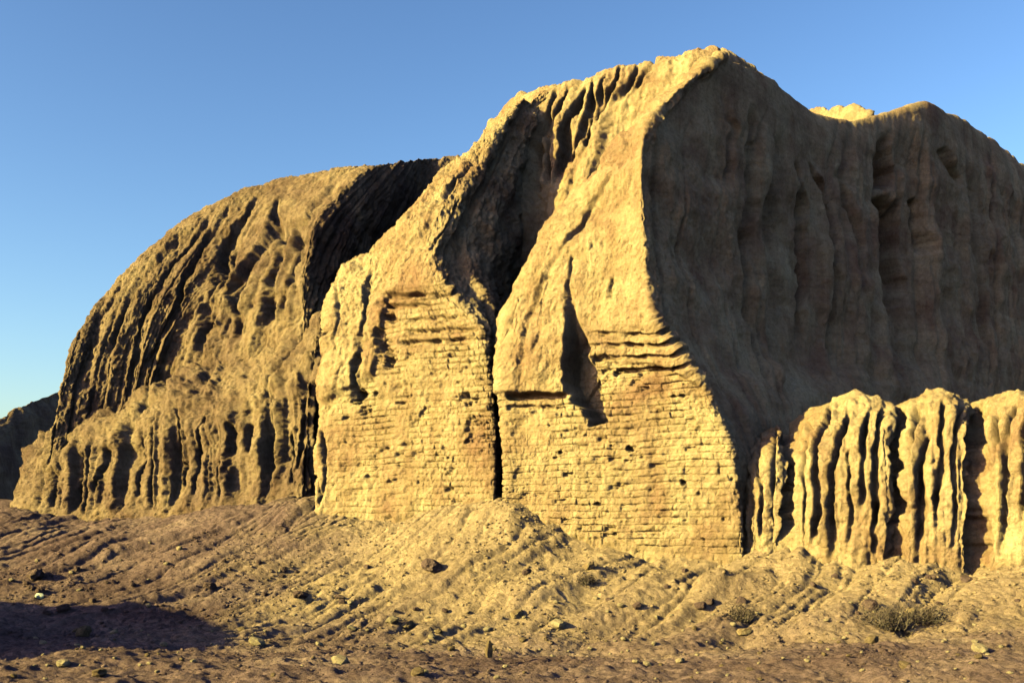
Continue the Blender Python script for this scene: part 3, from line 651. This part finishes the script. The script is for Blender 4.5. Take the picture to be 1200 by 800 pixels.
def gravel():
    """grit and crumbs over the whole foreground and bank: far too many to count, one object"""
    q = np.random.default_rng(5); n = 26000
    uu = q.uniform(-40, 1240, n); dd = 13+q.random(n)**.8*22; x = (uu-600)*dd/FP
    clump = fbm(x*.5, dd*.5, 3, 3); keep = clump+q.uniform(-.8, .8, n) > -.05
    x, dd = x[keep], dd[keep]; n = len(x); z = ground_z(x, dd)
    sz = (.010+.012*q.exponential(1, n))*np.clip(dd/18, .8, 1.6); sz = np.minimum(sz, .075)
    bm = bmesh.new(); bmesh.ops.create_icosphere(bm, subdivisions=1, radius=1)
    base = np.array([k.co[:] for k in bm.verts]); fc = np.array([[k.index for k in f.verts] for f in bm.faces]); bm.free()
    nb = len(base)
    jit = 1+q.uniform(-.35, .25, (n, nb, 1)); sq = np.stack([q.uniform(.8, 1.3, n), q.uniform(.6, 1.1, n), q.uniform(.4, .8, n)], -1)
    a = q.uniform(0, 6.28, n); ca, sa = np.cos(a), np.sin(a)
    V_ = base[None]*jit*sq[:, None]*sz[:, None, None]
    V_ = np.stack([V_[..., 0]*ca[:, None]-V_[..., 1]*sa[:, None]+x[:, None], V_[..., 0]*sa[:, None]+V_[..., 1]*ca[:, None]+dd[:, None], V_[..., 2]+(z+sz*.15)[:, None]], -1).reshape(-1, 3)
    F_ = (fc[None]+np.arange(n)[:, None, None]*nb).reshape(-1, 3)
    me = bpy.data.meshes.new('gravel'); me.vertices.add(len(V_)); me.vertices.foreach_set('co', V_.reshape(-1).astype(np.float32))
    me.loops.add(F_.size); me.loops.foreach_set('vertex_index', F_.reshape(-1).astype(np.int32))
    me.polygons.add(len(F_)); me.polygons.foreach_set('loop_start', np.arange(0, F_.size, 3, dtype=np.int32)); me.update(calc_edges=True)
    me.materials.append(M_earth)
    o = bpy.data.objects.new('gravel', me); C.objects.link(o)
    tag(o, 'loose brown grit and earth crumbs strewn over the ground and bank', 'gravel', kind='stuff')
gravel()
def scrub(u, v, rad, hgt, n, seed, label):
    """dry bush: crooked tapered twigs fanning from the root, with curled leaves on the outer half"""
    q = random.Random(seed); d = ground_d(u, v)
    x = (u-600)*d/FP; z = float(ground_z(np.array([x]), np.array([d]))[0])
    root = tag(empty('dry_bush', (x, d, z-.03)), label, 'bush', 'dry bushes on the bank')
    vs, fs, lv, lf = [], [], [], []
    for k in range(n):
        a = q.uniform(0, 6.283); lean = q.uniform(.15, 1.25); L_ = q.uniform(.55, 1.0)
        p = np.array([q.gauss(0, rad*.22), q.gauss(0, rad*.22), 0.0]); steps = 6
        dr = np.array([math.cos(a)*math.sin(lean), math.sin(a)*math.sin(lean), math.cos(lean)])
        scl = L_*math.hypot(rad*math.sin(lean), hgt*math.cos(lean))/steps
        prev = None
        for j in range(steps+1):
            w_ = .011*(1-.8*j/steps)
            e1 = np.cross(dr, [0.3, .2, 1]); e1 /= np.linalg.norm(e1); e2 = np.cross(dr, e1)
            ring = len(vs)
            for m_ in range(3): vs.append(p+w_*(math.cos(m_*2.094)*e1+math.sin(m_*2.094)*e2))
            if prev is not None:
                for m_ in range(3): fs.append((prev+m_, prev+(m_+1) % 3, ring+(m_+1) % 3, ring+m_))
            prev = ring
            if j > 2 and q.random() < .55:
                for _ in range(1):
                    c = p+np.array([q.gauss(0, .035) for _ in range(3)]); s_ = q.uniform(.018, .04)
                    t1 = np.array([q.gauss(0, 1) for _ in range(3)]); t1 /= np.linalg.norm(t1); t2 = np.cross(t1, [q.gauss(0, 1) for _ in range(3)]); t2 /= np.linalg.norm(t2)+1e-6
                    b0 = len(lv); lv += [c-t1*s_*1.4, c+t2*s_*.5, c+t1*s_*1.4, c-t2*s_*.5]; lf.append((b0, b0+1, b0+2, b0+3))
            dr = dr+np.array([q.gauss(0, .22), q.gauss(0, .22), q.gauss(.03, .18)]); dr /= np.linalg.norm(dr)
            p = p+dr*scl; p[2] = max(p[2], .0)
    for nm, V_, F_, m_ in (('twigs', vs, fs, M_twig), ('leaves', lv, lf, M_leaf)):
        me = bpy.data.meshes.new(nm); me.from_pydata([tuple(c) for c in V_], [], F_); me.materials.append(m_)
        o = bpy.data.objects.new(nm, me); C.objects.link(o); o.parent = root
scrub(1042, 734, .8, .5, 300, 1, 'largest dark dry bush, spreading on the bank below the low furrowed wall')
scrub(1088, 728, .7, .32, 200, 2, 'low dry bush just right of the largest dark bush')
scrub(868, 726, .45, .42, 150, 3, 'lone dry bush on the bank below the right corner of the brick face')
scrub(688, 684, .36, .30, 110, 4, 'small dry bush in the hollow below the niche')
scrub(650, 730, .2, .2, 50, 5, 'tiny dry tuft at the bank foot, nearest the upright stone')

# ------------------------------------------------------------------ camera, light, sky
cam = bpy.data.cameras.new('camera'); co = bpy.data.objects.new('camera', cam); C.objects.link(co)
co.location = (0, 0, EYE); co.rotation_euler = (math.radians(90), 0, 0)
cam.sensor_width = 36; cam.lens = 36; cam.shift_y = (HOR-400)/1200; cam.clip_end = 20000; cam.clip_start = .1
bpy.context.scene.camera = co

EL, AZ = math.radians(22), math.radians(63)          # sun height; how far left of straight behind the camera
to_sun = Vector((-math.sin(AZ)*math.cos(EL), -math.cos(AZ)*math.cos(EL), math.sin(EL)))
sun = bpy.data.lights.new('sun', 'SUN'); so = bpy.data.objects.new('sun', sun); C.objects.link(so)
sun.energy = 5.0; sun.angle = math.radians(.5); sun.color = (1.0, 1.0, .28)
so.rotation_euler = (-to_sun).to_track_quat('-Z', 'Y').to_euler(); so.location = to_sun*60
w = bpy.data.worlds.new('World'); bpy.context.scene.world = w; w.use_nodes = True
nt = w.node_tree; bg = nt.nodes['Background']
sky = nt.nodes.new('ShaderNodeTexSky'); sky.sky_type = 'NISHITA'; sky.sun_disc = False
sky.sun_elevation = EL; sky.sun_rotation = math.atan2(to_sun.x, to_sun.y); sky.air_density = 1.2; sky.dust_density = 1.3; sky.ozone_density = 2.4
def vscale(a, k):
    q = nt.nodes.new('ShaderNodeVectorMath'); q.operation = 'SCALE'; q.inputs['Scale'].default_value = k; nt.links.new(a, q.inputs[0]); return q.outputs[0]
gm = nt.nodes.new('ShaderNodeGamma'); gm.inputs['Gamma'].default_value = 1.5
nt.links.new(vscale(sky.outputs['Color'], .16), gm.inputs['Color'])       # deeper, more saturated blue overhead, as on slide film
nt.links.new(vscale(gm.outputs['Color'], 7.0), bg.inputs['Color']); bg.inputs['Strength'].default_value = .06
sc = bpy.context.scene
sc.view_settings.view_transform = 'Standard'; sc.view_settings.look = 'None'; sc.view_settings.exposure = 2.15; sc.view_settings.gamma = 1
sc.cycles.max_bounces = 5; sc.cycles.diffuse_bounces = 0
